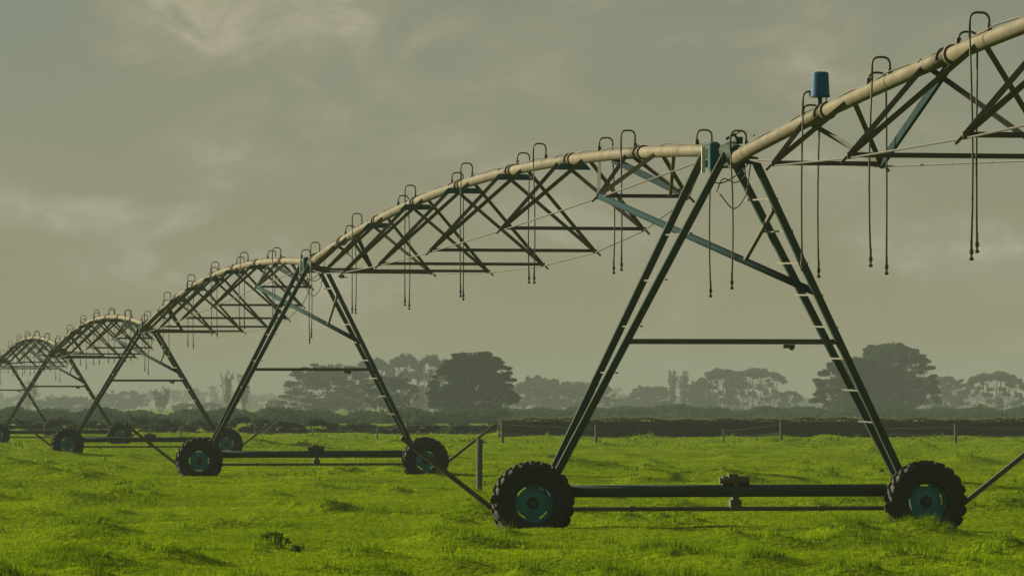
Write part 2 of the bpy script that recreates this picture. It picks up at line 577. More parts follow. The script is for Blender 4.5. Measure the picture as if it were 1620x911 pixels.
def make_tower(i, label):
    c = tower_xy(i)
    zp = PIPE_Z[i]
    root = empty('drive_tower', (c.x, c.y, 0), ANG)
    tag(root, label, 'irrigation tower', 'drive towers of the centre pivot')
    # wheels
    for s in (-1, 1):
        x = s * 2.68
        wp = Matrix.Rotation(ANG, 3, 'Z') @ Vector((x, -.24, 0)) + c
        wh = bpy.data.objects.new('wheel', None); COL.objects.link(wh); wh.parent = root
        wh.location = (x, -.24, .515)
        for nm, me in (('tyre', TYRE), ('rim', RIM), ('disc', DISC), ('hub', HUB)):
            o = link(nm, me, wh)
            if nm in ('rim', 'disc'): o.scale = (.89, .89, .89)
            o.rotation_euler = (0, .35 + .8*i + (0.6 if s > 0 else 0), 0)
        # gearbox behind each wheel and the kick-up guard bar at each end
        g = MB(); g.box((x - s*.03, .02, .515), (.26, .24, .24)); g.box((x - s*.03, .02, .66), (.18, .18, .10)); g.lathe([(.0,-.2),(.05,-.2),(.05,.0)], 'y', 12, (x, -.02, .515))
        g.build('gearbox', M['tower'], root)
        b = MB(); b.bar((s*2.86, -.05, .18), (s*4.41, -.05, 1.385), .062, .062); b.bar((s*2.62, -.03, .64), (s*3.02, -.05, .30), .05)
        b.build('guard_bar', M['truss'], root)
    # base beam, shaft, motor
    b = MB(); b.tube([(-2.66, .02, .665), (2.66, .02, .665)], .083, 12); b.build('base_beam', M['tower'], root, True)
    b = MB(); b.tube([(-2.55, .02, .425), (2.55, .02, .425)], .030, 8)
    for xx in (-1.3, 1.3): b.box((xx, .02, .425), (.07, .075, .075))
    b.build('drive_shaft', M['truss'], root)
    m = MB(); m.box((.12, .03, .47), (.15, .14, .15)); m.tube([(-.06, -.0, .80), (.30, -.0, .80)], .062, 12); m.tube([(-.10, 0, .80), (-.06, 0, .80)], .04, 10); m.box((.08, -.01, .855), (.13, .12, .07)); m.box((.12, .05, .64), (.07, .20, .26))
    m.build('drive_motor', M['truss'], root)
    # legs
    bl = (-2.46, .02, .70); br = (2.46, .02, .70)
    tops = {'lf': (-.10, -.42, zp - .06), 'lb': (-.13, .92, zp + .0), 'rf': (.27, -.50, zp - .14), 'rb': (.24, .60, zp - .14)}
    ends = {'lf': (-2.43, -.05, .70), 'lb': (-2.47, .09, .70), 'rf': (2.47, -.05, .70), 'rb': (2.43, .09, .70)}
    for k in ('lf', 'lb', 'rf', 'rb'):
        b = MB(); b.bar(tops[k], ends[k], .095, .085, (0, 1, 0))
        b.build('leg', M['tower'], root)
    def onleg(k, z):
        a, e = Vector(tops[k]), Vector(ends[k])
        return lerp(a, e, (a.z - z) / (a.z - e.z))
    # ladder rungs on the right legs
    for q in range(8):
        z = 4.56 - q * .425 * (zp / 5.2)
        if z > zp - .5: continue
        a, e = onleg('rb', z), onleg('rf', z)
        d = (a - e)
        b = MB(); b.bar(e + Vector((.05, -.055, 0)), a + Vector((-.13, .0, .02)), .034, .022)
        b.build('rung', M['rung'], root)
    # bolts / step pegs between the left legs
    for q in range(4):
        z = 4.1 - q*.62
        if z > zp - .5: continue
        b = MB(); b.bar(onleg('lb', z) + Vector((0, 0, .01)), onleg('lf', z) + Vector((.10, -.03, 0)), .02, .02)
        b.build('step_peg', M['truss'], root)
    # horizontal tie
    b = MB(); b.bar(onleg('lf', 2.66) + Vector((0, .06, 0)), onleg('rf', 2.66) + Vector((0, .06, 0)), .07, .07)
    b.build('tie_bar', M['truss'], root)
    b = MB(); b.box((.86, .05, 2.60), (.16, .06, .05)); b.box((.90, .05, 2.575), (.05, .05, .05)); b.build('cable_clip', M['hose'], root)
    # head: cradle, joint collar, control box, flange
    b = MB()
    b.bar((-.16, -.46, zp - .13), (.30, -.52, zp - .16), .07, .10); b.bar((-.16, .88, zp - .13), (.30, .60, zp - .16), .07, .10)
    b.bar((.02, -.5, zp - .16), (.05, .85, zp - .16), .10, .09)
    b.build('cradle', M['tower'], root)
    b = MB(); b.tube([(.0, -.70, zp-.07), (.0, -.42, zp-.06), (.0, -.28, zp-.02)], [.11, .135, .135], 14); b.tube([(.0, -.12, zp), (.0, .05, zp)], .10, 14); b.tube([(0, -.3, zp), (0, -.1, zp)], .085, 12)
    b.tube([(.10, -.36, zp + .10), (.02, -.36, zp + .20), (-.08, -.34, zp + .13)], .022, 6)
    b.box((.10, -.30, zp + .12), (.09, .10, .09)); b.box((.06, -.34, zp - .17), (.20, .16, .16))
    b.build('swivel_joint', M['tower'], root)
    b = MB(); b.box((-.07, .52, zp - .06), (.135, .16, .36)); b.lathe([(0, .145), (.05, .145), (.068, .12)], 'z', 14, (-.07, .52, zp))
    b.build('control_box', M['teal'], root)
    b = MB(); b.lathe([(.06,-.015),(.135,-.015),(.135,.015),(.06,.015)], 'y', 24, (-.015, .70, zp)); b.box((-.17, .74, zp - .08), (.05, .03, .36)); b.build('flange', M['white'], root)
    # braces to the next span: heavy diagonal from its first lower left node to the right leg
    n1 = span_points(i)[2]   # the end tower has no further span to brace
    inv = Matrix.Rotation(-ANG, 3, 'Z')
    nl = inv @ (n1[(1, -1)] - c)
    rp = onleg('rf', 3.32 * zp / 5.2) + Vector((-.03, .03, 0))
    if i < 5:
        b = MB(); b.tube([nl + Vector((0, -.02, .0)), rp], .05, 12); b.build('brace', M['brace'], root, True)
        b = MB(); b.bar(onleg('rf', zp - .80) + Vector((-.05, .02, 0)), lerp(nl, rp, .70) + Vector((0, -.05, .02)), .05, .05); b.build('strut', M['truss'], root)
    # loose cables under the joint
    hang = [[(.14, -.35, zp-.15), (.16, -.42, zp-.35), (.02, -.45, zp-.45), (-.14, -.42, zp-.40), (-.22, -.38, zp-.58)],
            [(.26, -.45, zp+.02), (.20, -.52, zp-.30), (.14, -.55, zp-.62), (-.02, -.55, zp-.80), (-.20, -.48, zp-.60)],
            [(.22, -.40, zp-.18), (.05, -.48, zp-.34), (-.18, -.46, zp-.46), (-.34, -.40, zp-.40)]]
    for h_ in hang:
        MB().tube(curve_pts(h_, 20), .0085, 6).build('cable', M['hose'], root, True)
    if i >= 1:
        MB().tube(curve_pts([(-.02, -.30, zp+.16), (.12, -.45, zp+.24), (.18, -.75, zp+.16), (.12, -1.2, zp+.14)], 16), .011, 6).build('cable', M['hose'], root, True)
    return root

NB = 8
def span_points(i):
    """pipe function and lower truss nodes of the span running away from tower i"""
    a, b = tower_xy(i), tower_xy(i+1)
    za, zb = PIPE_Z[i], PIPE_Z[i+1]
    dirv = (b - a).normalized()
    side = Vector((dirv.y, -dirv.x, 0))
    rise = .69
    if i == 0: zb -= .16        # hangs from the lower side of the swivel joint
    def P(k):
        u = k / NB
        p = a.lerp(b, u)
        p.z = za + (zb - za)*u + rise*4*u*(1-u)
        return p
    nodes = {}
    for k in range(1, NB):
        u = k / NB
        q = 4*u*(1-u)
        for s in (-1, 1):
            p = P(k) + side * (s * 1.52 * q)
            p.z -= 1.47 * q
            nodes[(k, s)] = p
    return P, side, nodes

def gooseneck(root, P, side, k, hose_side, tall, zend, o0):
    """inverted U on the pipe with a drop hose and a sprinkler at its end"""
    c = P(k) - o0
    r = .105
    top = c.z + .085 + tall
    s = hose_side
    cx = c + side * (s * .10)
    pts = [c + side*(-s*.02) + Vector((0, 0, .07))]
    foot = c + side*(-s*.005)
    # short leg on the pipe, bend, long leg beside it
    L0 = c + side*(-s*.01); L1 = c + side*(s*.20)
    pts = [L0 + Vector((0, 0, .07))]
    zb = top - .075
    pts.append(Vector((L0.x, L0.y, zb)))
    for t in (22, 45, 68, 90):
        a = R(t)
        q = L0 + side*(s*.075*(1-math.cos(a)))
        pts.append(Vector((q.x, q.y, zb + .075*math.sin(a))))
    for t in (90, 68, 45, 22, 0):
        a = R(t)
        q = L1 - side*(s*.075*(1-math.cos(a)))
        pts.append(Vector((q.x, q.y, zb + .075*math.sin(a))))
    pts.append(Vector((L1.x, L1.y, c.z + .02)))
    g = MB(); g.tube(pts, .0135, 8)
    gn = g.build('gooseneck', M['truss'], root, True)
    f = MB(); f.tube([L0 + Vector((0,0,.075)), L0 + Vector((0,0,.15))], [.036, .028], 8); f.build('fitting', M['hose'], gn)
    jx = random.uniform(-.035, .035)
    hp = [Vector((L1.x, L1.y, c.z + .03))]
    n = 5
    for q in range(1, n+1):
        u = q/n
        hp.append(Vector((L1.x + jx*math.sin(u*2.6), L1.y, (c.z+.03) + (zend - c.z - .03)*u)))
    h = MB(); h.tube(hp, .0112, 7); h.build('drop_hose', M['hose'], gn, True)
    e = hp[-1]
    z_ = MB(); z_.tube([e + Vector((0,0,.10)), e + Vector((0,0,.0)), e + Vector((0,0,-.005)), e + Vector((0,0,-.05)), e + Vector((0,0,-.055)), e + Vector((0,0,-.085)), e + Vector((0,0,-.09)), e + Vector((0,0,-.12))],
                [.015,.015,.024,.024,.013,.013,.026,.024], 8)
    z_.build('sprinkler', M['hose'], gn)

def make_span(i, label):
    P, side, nodes = span_points(i)
    o0 = tower_xy(i).copy()
    root = empty('truss_span', o0)
    tag(root, label, 'irrigation span', 'arched spans of the centre pivot')
    # pipe sections with flanges
    seg = [0.012] + [k for k in range(1, NB)] + [NB - .012]
    if i >= 0:
        seg[0] = .105; seg[-1] = NB - .085
    for a, b in zip(seg[:-1], seg[1:]):
        n = 4
        m = MB(); m.tube([P(a + (b-a)*t/n) - o0 for t in range(n+1)], .084, 16)
        po = m.build('pipe', M['galv'], root, True)
        d = (P(b) - P(a)).normalized()
        q = P(b) - o0
        m = MB(); m.tube([q - d*.035, q - d*.004], .112, 16); m.tube([q + d*.004, q + d*.035], .112, 16)
        m.build('flange', M['galv'], po)
    # truss members
    for k in range(1, NB):
        for s in (-1, 1):
            n = nodes[(k, s)] - o0
            for dk in (-.21, .19):
                p = P(k + dk) - o0 + side*(s*.03) + Vector((0, 0, -.02))
                top = p + (p - n).normalized() * .14
                m = MB(); m.angle(n, top, .062, .012, (0, 1, 0)); m.build('truss_leg', M['truss'], root)
            m = MB(); m.box(n, (.07, .16, .06)); m.bar(n + Vector((0, 0, .02)), n + side*(s*.10) + Vector((0, 0, -.085)), .03)
            m.build('node_plate', M['truss'], root)
        a, b = nodes[(k, -1)] - o0, nodes[(k, 1)] - o0
        m = MB(); m.angle(a, b, .056, .011); m.build('spreader', M['truss'], root)
        # pipe saddle: teal plate under the pipe and a strap over it
        c = P(k) - o0
        ta = (P(k+.1) - P(k-.1)).normalized()
        u_ = side
        wv = .05 + .27*4*(k/NB)*(1-k/NB)
        dz = Vector((0, 0, 1))
        m = MB()
        v = []
        for y_ in (-.008, .008):
            for xx, zz in ((-wv*.8, -.062), (wv*.8, -.062), (wv*1.15, -.165), (-wv*1.15, -.165)):
                v.append(c + u_*xx + dz*zz + ta*y_)
        m.add(v, [(0,1,2,3),(7,6,5,4),(0,4,5,1),(1,5,6,2),(2,6,7,3),(3,7,4,0)])
        if i and 2 <= k <= 6: m.build('saddle_plate', M['teal'], root)
        m = MB()
        pts = []
        for t in range(-20, 201, 20):
            a_ = R(t)
            pts.append(c + ta*.32 + u_*(.10*math.cos(a_)) + dz*(.10*math.sin(a_)))
        m.tube(pts, .016, 6); m.build('strap', M['hose'], root, True)
    # tie rods along both lower edges
    for s in (-1, 1):
        chain = [P(.25) + Vector((0,0,-.10))] + [nodes[(k, s)] for k in range(1, NB)] + [P(NB-.25) + Vector((0,0,-.10))]
        for a, b in zip(chain[:-1], chain[1:]):
            m = MB(); m.tube([a - o0 + Vector((0,0,-.03)), b - o0 + Vector((0,0,-.03))], .0115, 6); m.build('tie_rod', M['wire'], root)
    # stiffening bars by each tower
    m = MB(); m.bar(P(1.42) - o0 + Vector((0,0,-.07)), nodes[(1, 1)] - o0, .03, .10, (0,0,1)); m.build('knee_brace', M['brace'], root)
    m = MB(); m.bar(P(NB-1.42 if i else NB-2.0) - o0 + Vector((0,0,-.07)), nodes[(NB-1, 1)] - o0, .04, .11, (0,0,1)); m.build('knee_brace', M['brace'], root)
    m = MB(); m.angle(P(.62) - o0 + Vector((0,0,-.08)), nodes[(1, 1)].lerp(nodes[(1, -1)], .2) - o0, .05); m.build('truss_leg', M['truss'], root)
    m = MB(); m.angle(P(1.6) - o0 + Vector((0,0,-.08)), nodes[(1, -1)] - o0, .05); m.build('truss_leg', M['rung' if i == 1 else 'truss'], root)
    # control cable lying along the pipe
    pts = []
    for q in range(0, 97):
        k = .15 + (NB-.3)*q/96
        pts.append(P(k) - o0 + Vector((0, 0, .098 + .014*math.sin(q*1.3) + .01*random.random())) + side*(.02*math.sin(q*.7)))
    MB().tube(pts, .011, 5).build('control_cable', M['hose'], root, True)
    # drop hoses
    if i == 0:
        ks = [(NB-j, sd) for j, sd in ((.2,-1),(.78,1),(.92,-1),(1.36,1),(1.52,-1),(2.05,1),(2.25,-1),(2.8,1),(3.0,-1),(3.6,1),(3.9,-1),(4.6,1),(4.9,-1),(5.6,1),(6.2,-1),(7.0,1))]
    else:
        ks = [(.33,1),(1.12,-1),(1.6,1),(2.45,-1),(2.92,1),(3.8,-1),(4.2,1),(5.05,-1),(5.45,1),(6.45,-1),(6.9,1),(7.74,-1)]
    for q, (k, s) in enumerate(ks):
        zend = {0: 3.42, 1: 3.92}.get(q, 3.93 + random.uniform(-.08, .12))
        if k > 7.5: zend = 3.5
        if i == 0:
            zend = 3.45 + .06*(q % 3)
        if i >= 3 or (i == 2 and k > 4): zend -= .35 * (1 if i >= 3 else (k-4)/4) + .1
        gooseneck(root, P, side, k, s, (.20 if s > 0 else .25) if i else (.13 if s > 0 else .20), zend, o0)
    return root, P, side, o0

SPAN = {}
SPAN[0] = make_span(0, 'nearest span rising out of the upper right, carrying the blue canister')
SPAN[1] = make_span(1, 'long arched truss span between the two large towers, hung with drop hoses')
SPAN[2] = make_span(2, 'smaller arched truss span left of the middle tower')
SPAN[3] = make_span(3, 'short-looking hazy span at the left, beyond the third tower')
SPAN[4] = make_span(4, 'farthest and smallest span at the left edge')

make_tower(1, 'nearest and largest A-frame drive tower, with its big tyre in the centre foreground')
make_tower(2, 'middle A-frame drive tower standing in front of the grey tree belt')
make_tower(3, 'third drive tower, half hidden behind the left wheel of the middle tower')
make_tower(4, 'fourth drive tower, small and hazy near the left edge')
make_tower(5, 'farthest and smallest drive tower at the left end of the machine')

# blue canister on a short mast on the nearest span
rt, P, side, o0 = SPAN[0]
kk = NB - .93
c = P(kk) - o0 + Vector((0, 0, .01))
m = MB(); m.lathe([(0, .20), (.114, .20), (.117, .215), (.105, .49), (.098, .503), (.05, .512), (0, .513)], 'z', 28, (c.x, c.y, c.z))
cn = m.build('canister', M['blue'], rt, False, 'blue plastic canister on a short mast')
m = MB(); m.lathe([(.117, .20), (.124, .20), (.124, .222), (.117, .222)], 'z', 28, (c.x, c.y, c.z)); m.box((c.x - .122, c.y, c.z + .235), (.02, .03, .05)); m.build('lip', M['blue'], cn)
m = MB(); m.bar((c.x, c.y, c.z + .04), (c.x, c.y, c.z + .21), .05, .05); m.bar((c.x + .06, c.y, c.z + .06), (c.x + .08, c.y, c.z + .2), .014); m.box((c.x, c.y, c.z + .08), (.09, .12, .05)); m.build('mast', M['teal'], cn)

# ------------------------------------------------------------------ fence posts
def post(parent, x, y, h, w_, lean=0.0, loc=None):
    m = MB()
    z0 = hz(x, y) - .15
    px, py = (x - loc.x, y - loc.y)
    m.tube([(px, py, z0), (px + lean*.5, py, z0 + .15 + h*.5), (px + lean, py, z0 + .15 + h - .012), (px + lean, py, z0 + .15 + h)], [w_/2, w_/2*.99, w_/2*.97, w_/2*.85], 10)
    return m

p = at(758, 785, 92.0)
o = post(None, p.x, p.y, 1.09, .125, .01, Vector((p.x, p.y, 0))).build('fence_post', M['post'])
o.location = (p.x, p.y, 0)
tag(o, 'thick wooden post standing alone between the two large tyres', 'post')

fx = at(795, 709, 192.0)
fence = empty('wire_fence', (fx.x, fx.y, 0))
tag(fence, 'low post and wire fence crossing the far side of the pasture', 'fence')
fl = [( -60, 240, .75), (96, 238, .6), (286, 236, .62), (404, 233, .75), (495, 230, .62), (597, 228, .6), (644, 214, .95), (795, 198, .99), (943, 193, .86), (1145, 205, .75), (1236, 199, .84), (1382, 226, .72), (1512, 205, .9), (1640, 202, .85)]
tops = []
for px, D, h in fl:
    x = (px - 810) * D / F
    post(fence, x, D, h, .13 if h > .8 else .085, random.uniform(-.03, .03), fx).build('post', M['post'], fence)
    tops.append((x - fx.x, D - fx.y, hz(x, D), h))
for lv in (.45, .85):
    m = MB()
    for (x0, y0, z0, h0), (x1, y1, z1, h1) in zip(tops[:-1], tops[1:]):
        m.tube([(x0, y0 - .07, z0 + h0*lv), ((x0+x1)/2, (y0+y1)/2 - .07, (z0+h0*lv + z1+h1*lv)/2 - .02), (x1, y1 - .07, z1 + h1*lv)], .004, 4)
    m.build('wire', M['wire'], fence)

# ------------------------------------------------------------------ trees, hedge, bushes
def leaf_cloud(centres, radii, n_per, size, flat=1.0, orient=0.0):
    """random quads filling ellipsoidal clumps; returns verts, idx, tint"""
    C = np.repeat(np.asarray(centres, float), n_per, 0)
    Rr = np.repeat(np.asarray(radii, float), n_per, 0)
    n = len(C)
    d = rng.normal(size=(n, 3)); d /= np.linalg.norm(d, axis=1)[:, None]
    rad = rng.random(n) ** .45
    P = C + d * Rr * rad[:, None]
    a = rng.normal(size=(n, 3)); a[:, 2] *= (1 - orient); a /= np.linalg.norm(a, axis=1)[:, None]
    b = rng.normal(size=(n, 3)); b = np.cross(a, b); b /= np.linalg.norm(b, axis=1)[:, None]
    s = size * rng.uniform(.55, 1.35, n)[:, None]
    a = a * s; b = b * s * .62
    V = np.stack([P - a, P + b, P + a, P - b], 1).reshape(-1, 3)
    tint = np.clip(np.repeat(rng.random(len(centres)) * .6, n_per) + rng.random(n) * .45, 0, 1)
    return V, np.arange(n*4), np.repeat(tint, 4)

def crown_obj(name, parts, m, parent):
    V = np.vstack([p[0] for p in parts]); T = np.concatenate([p[2] for p in parts])
    me = fast_mesh(name, V, 4, np.arange(len(V)), m)
    a = me.attributes.new('tint', 'FLOAT', 'POINT'); a.data.foreach_set('value', T.astype(np.float32))
    return link(name, me, parent)

def limb_tube(mb, p0, p1, r0, r1, wob=.06, n=6):
    p0 = Vector(p0); p1 = Vector(p1); L_ = (p1 - p0).length
    pts = []; rs = []
    for k in range(5):
        t = k/4
        o = Vector((random.uniform(-1, 1), random.uniform(-1, 1), random.uniform(-.5, .5))) * L_ * wob * (0 if k in (0, 4) else 1)
        pts.append(p0.lerp(p1, t) + o); rs.append(r0 + (r1-r0)*t)
    mb.tube(pts, rs, n)

def tree(name, label, px0, px1, ytop, D, kind='round', dens=1.0, leaf='leafB', lean=0.0, cat='tree', group='hazy trees behind the hedge', base=0.0, name_label_extra=None):
    """a tree that spans px0..px1 in the photo with its top at row ytop, D metres away"""
    x = ((px0 + px1)/2 - 810) * D / F
    W = (px1 - px0) * D / F * (1.10 if kind != 'bush' else 1.0)
    H = (EYE + (HOR - ytop) * D / F) * (1.05 if kind != 'bush' else 1.0)
    root = empty(name, (x, D, 0), random.uniform(-.2, .2))
    tag(root, label, cat, group)
    mb = MB()
    cs = []; rs = []
    ls = max(.10, D * .00031)        # spray size
    if kind == 'round':          # broad crown down to low skirts
        tr = max(.12, H*.035)
        limb_tube(mb, (0, 0, -.2), (lean*H*.3, 0, H*.6), tr, tr*.4, .03)
        nC = int(64*dens); ph = random.uniform(0, 6)
        for q in range(nC):
            h = random.random() ** .8
            prof = math.sin(math.pi * (.14 + .80*h) ** 1.05) ** .65
            a = random.uniform(0, 6.283); rr = (random.random() ** .4) * W/2 * .84 * prof * (1 + .16*math.sin(3*a + ph) * math.sin(7*h + ph))
            c = (rr*math.cos(a) + lean*h*W*.3, rr*math.sin(a)*.8, H*(.10 + .82*h) + random.uniform(-.03, .03)*H)
            cs.append(c); k = random.choice((random.uniform(.03, .06), random.uniform(.06, .13)))
            rs.append((W*k, W*k, H*k*.8))
        for q in range(26):            # twiggy outliers that roughen the outline
            h = random.uniform(.15, 1.0); prof = math.sin(math.pi * (.14 + .80*h) ** 1.05) ** .65
            a = random.choice((0, math.pi)) + random.uniform(-.9, .9); rr = W/2*prof*random.uniform(.92, 1.06)
            cs.append((rr*math.cos(a), rr*math.sin(a)*.8, H*(.10 + .86*h) + H*random.uniform(0, .04))); k = random.uniform(.012, .03)
            rs.append((W*k, W*k, H*k))
        for q in range(10):
            c = cs[random.randrange(len(cs))]
            limb_tube(mb, (lean*H*.1, 0, H*random.uniform(.15, .5)), c, tr*.4, tr*.08, .08, 5)
        parts = [leaf_cloud(cs, rs, 120, ls)]
    elif kind == 'cypress':      # layered dark conifer with sprays sticking out sideways
        tr = max(.2, H*.045)
        limb_tube(mb, (0, 0, -.2), (0, 0, H*.85), tr, tr*.2, .02)
        nC = int(110*dens)
        for q in range(nC):
            h = random.random() ** .85
            prof = (1 - h**2.6) ** .55 * (.80 + .2*min(1, h*4))
            a = random.uniform(0, 6.283); rr = (random.random() ** .35) * W/2 * .90 * prof
            c = (rr*math.cos(a) + lean*h*W*.2, rr*math.sin(a)*.8, H*(.06 + .86*h))
            cs.append(c); k = random.uniform(.07, .13)
            rs.append((W*k*1.25, W*k*1.1, H*k*.55))
        # sprays
        for q in range(int(54*dens)):
            h = random.uniform(.12, 1.0)
            prof = (1 - h**2.6) ** .55
            a = random.choice((0, math.pi)) + random.uniform(-.7, .7)
            r0 = W/2*prof*.93; r1 = r0 + W*random.uniform(.03, .13)
            z0 = H*(.06 + .88*h)
            limb_tube(mb, (r0*.4*math.cos(a), r0*.4*math.sin(a), z0 - H*.05), (r1*math.cos(a), r1*math.sin(a), z0 + H*.02), tr*.16, tr*.04, .05, 4)
            for t in (.75, .88, 1.0):
                rr = r0 + (r1-r0)*t
                cs.append((rr*math.cos(a) + lean*h*W*.2, rr*math.sin(a), z0 + H*.02*t)); rs.append((W*.042, W*.03, H*.020))
        parts = [leaf_cloud(cs, rs, 85, ls)]
    elif kind == 'umbrella':     # bare stems under a flat crown
        ns = max(3, int(W/2.2))
        for q in range(ns):
            xx = (q + .5 + random.uniform(-.3, .3))/ns*W*.78 - W*.39
            hh = H*(.80 - .30*(abs(xx)/(W/2))**2)
            limb_tube(mb, (xx*.75, random.uniform(-.5, .5), -.2), (xx, random.uniform(-1, 1), hh), H*.018, H*.008, .02, 5)
            for z in range(3):
                limb_tube(mb, (xx*.95, 0, hh*random.uniform(.55, .8)), (xx + random.uniform(-1, 1)*W*.1, random.uniform(-1, 1)*W*.08, hh*random.uniform(.92, 1.1)), H*.009, H*.004, .05, 4)
        nC = int(75*dens)
        for q in range(nC):
            xx = random.uniform(-1, 1); 
            env = (1 - abs(xx)**2.2) ** .5
            zz = H*(.56 + .40*env*random.uniform(.62, 1.0)) if random.random() < .60 else H*(.06 + .66*random.random())
            c = (xx*W/2*.93, random.uniform(-1, 1)*W*.16, zz)
            cs.append(c); k = random.uniform(.028, .085)
            rs.append((W*k, W*k, H*k*.8))
        parts = [leaf_cloud(cs, rs, 95, ls)]
    elif kind == 'poplar':       # upright bare-stemmed poplar, thin brushes of twigs
        ns = max(5, int(6*dens))
        for q in range(ns):
            a = random.uniform(0, 6.283); r0 = W*.10*random.random(); r1 = W*.46*random.random() ** .6
            z1 = H*random.uniform(.75, 1.0)
            b0 = Vector((r0*math.cos(a), r0*math.sin(a), -.2)); b1 = Vector((r1*math.cos(a), r1*math.sin(a), z1))
            limb_tube(mb, b0, b1, H*.014, H*.003, .03, 5)
            for t in range(12):
                u = random.uniform(.25, .98)
                p0 = b0.lerp(b1, u)
                p1 = p0 + Vector((random.uniform(-1, 1)*W*.14, random.uniform(-1, 1)*W*.14, H*random.uniform(.06, .16)))
                p1.z = min(p1.z, H*1.02)
                limb_tube(mb, p0, p1, H*.005, H*.0018, .05, 4)
                cs.append(p0.lerp(p1, .8)); rs.append((W*.075, W*.075, H*.055))
        parts = [leaf_cloud(cs, rs, int(3.2*dens), ls*.7)]
    elif kind == 'bush':
        nC = int(30*dens)
        for q in range(nC):
            xx = random.uniform(-1, 1); env = (1 - abs(xx)**2.4) ** .5
            c = (xx*W/2*.92, random.uniform(-1, 1)*W*.18, H*(.08 + .80*env*random.random() ** .6))
            cs.append(c); k = random.uniform(.09, .16)
            rs.append((W*k, W*k*.8, H*k))
        for q in range(6):
            limb_tube(mb, (random.uniform(-.1, .1)*W, 0, -.1), cs[q], H*.03, H*.01, .05, 5)
        parts = [leaf_cloud(cs, rs, 90, ls)]
    mb.build('trunk' if kind != 'bush' else 'stem', M['twig' if kind in ('poplar', 'umbrella') else 'bark'], root, True)
    crown_obj('crown', parts, M[leaf], root)
    return root

# left side
tree('poplar_tree', 'faint poplar at the far left edge of the tree line', 30, 62, 604, 1250, 'poplar', 1.6, 'leafC')
tree('broadleaf_tree', 'low round tree left of the farthest tower', 60, 150, 628, 1500, 'round', .8, 'leafB')
tree('broadleaf_tree', 'pale round tree between the two left towers', 150, 232, 620, 1700, 'round', .8, 'leafB')
tree('poplar_tree', 'leafy twin-topped poplar right of the third tower head', 238, 270, 618, 1300, 'poplar', 2.6, 'leafB')
tree('broadleaf_tree', 'low pointed shrubby tree left of the bare poplars', 274, 322, 640, 1250, 'round', .7, 'leafB')
tree('broadleaf_tree', 'thin brown-topped tree just left of the bare poplars', 316, 350, 638, 1400, 'umbrella', .5, 'leafC')
tree('poplar_tree', 'left one of the pair of tall bare poplars', 346, 372, 592, 1150, 'poplar', 1.5, 'leafC')
tree('poplar_tree', 'right one of the pair of tall bare poplars', 374, 398, 594, 1150, 'poplar', 1.8, 'leafC')
tree('broadleaf_tree', 'small brown round-headed tree left of the big pale conifer', 422, 448, 634, 1200, 'umbrella', .6, 'leafC')
tree('cypress_tree', 'big pale conifer with sky gaps under the tie bar of the middle tower', 456, 584, 577, 960, 'cypress', .95, 'leafA')
tree('broadleaf_tree', 'dark round tree behind the right leg of the middle tower', 580, 660, 596, 800, 'round', 1.1, 'leafA')
tree('pine_tree', 'pale flat-topped pine rising behind the right leg of the middle tower', 560, 625, 570, 1250, 'umbrella', 1.0, 'leafA')
tree('pine_tree', 'pale pine with a cloud-shaped top left of the big dark cypress', 612, 668, 564, 1200, 'umbrella', 1.2, 'leafA')
tree('pine_tree', 'pale pine half hidden behind the left side of the big dark cypress', 655, 716, 566, 1150, 'umbrella', 1.2, 'leafA')
tree('broadleaf_tree', 'pale low tree in the mist left of the big dark cypress', 636, 715, 612, 1350, 'round', 1.0, 'leafB')
tree('cypress_tree', 'big dark cypress with ragged right side, darkest tree of the row', 690, 804, 559, 640, 'cypress', 1.9, 'leafA', lean=.12)
tree('broadleaf_tree', 'wide pale dome-shaped tree right of the big dark cypress', 806, 905, 602, 1280, 'round', 1.3, 'leafB')
tree('broadleaf_tree', 'wide pale tree behind the left leg of the nearest tower', 868, 974, 606, 1320, 'round', 1.3, 'leafB')
tree('pine_tree', 'small tuft-topped tree on the left shoulder of the pale dome tree', 828, 868, 594, 1300, 'umbrella', .7, 'leafB')
tree('broadleaf_tree', 'low pale tree right of the left leg of the nearest tower', 962, 1022, 630, 1450, 'round', 1.0, 'leafB')
tree('broadleaf_tree', 'rounded pale tree just left of the thin poplar clump', 996, 1066, 612, 1350, 'round', 1.1, 'leafB')
tree('poplar_tree', 'left stem of the thin poplar clump in the right tree belt', 1054, 1072, 592, 1350, 'poplar', 2.0, 'leafC')
tree('poplar_tree', 'right stem of the thin poplar clump in the right tree belt', 1072, 1092, 592, 1350, 'poplar', 2.0, 'leafC')
tree('broadleaf_tree', 'bushy pale tree at the left end of the long flat-topped grove', 1082, 1140, 604, 1300, 'round', 1.1, 'leafB')
tree('pine_tree', 'left tree of the long flat-topped grove on tall stems', 1104, 1178, 586, 1280, 'umbrella', 1.3, 'leafB')
tree('pine_tree', 'right tree of the long flat-topped grove on tall stems', 1150, 1242, 585, 1300, 'umbrella', 1.5, 'leafB')
tree('broadleaf_tree', 'small round-headed tree at the right end of the long grove', 1226, 1268, 620, 1250, 'umbrella', .8, 'leafB')
tree('broadleaf_tree', 'faint low spreading tree in the gap left of the dark right conifers', 1262, 1322, 644, 1500, 'bush', .9, 'leafB')
tree('cypress_tree', 'tall dark conifer behind the right leg of the nearest tower', 1300, 1420, 566, 800, 'cypress', 1.5, 'leafA')
tree('cypress_tree', 'taller dark conifer at the right, right of the nearest tower leg', 1345, 1470, 545, 830, 'cypress', 1.5, 'leafA')
tree('broadleaf_tree', 'pale round tree beyond the right conifers', 1452, 1540, 598, 1250, 'round', 1.1, 'leafB')
tree('pine_tree', 'flat-topped tree at the right end of the tree line', 1530, 1618, 590, 1200, 'umbrella', 1.2, 'leafB')

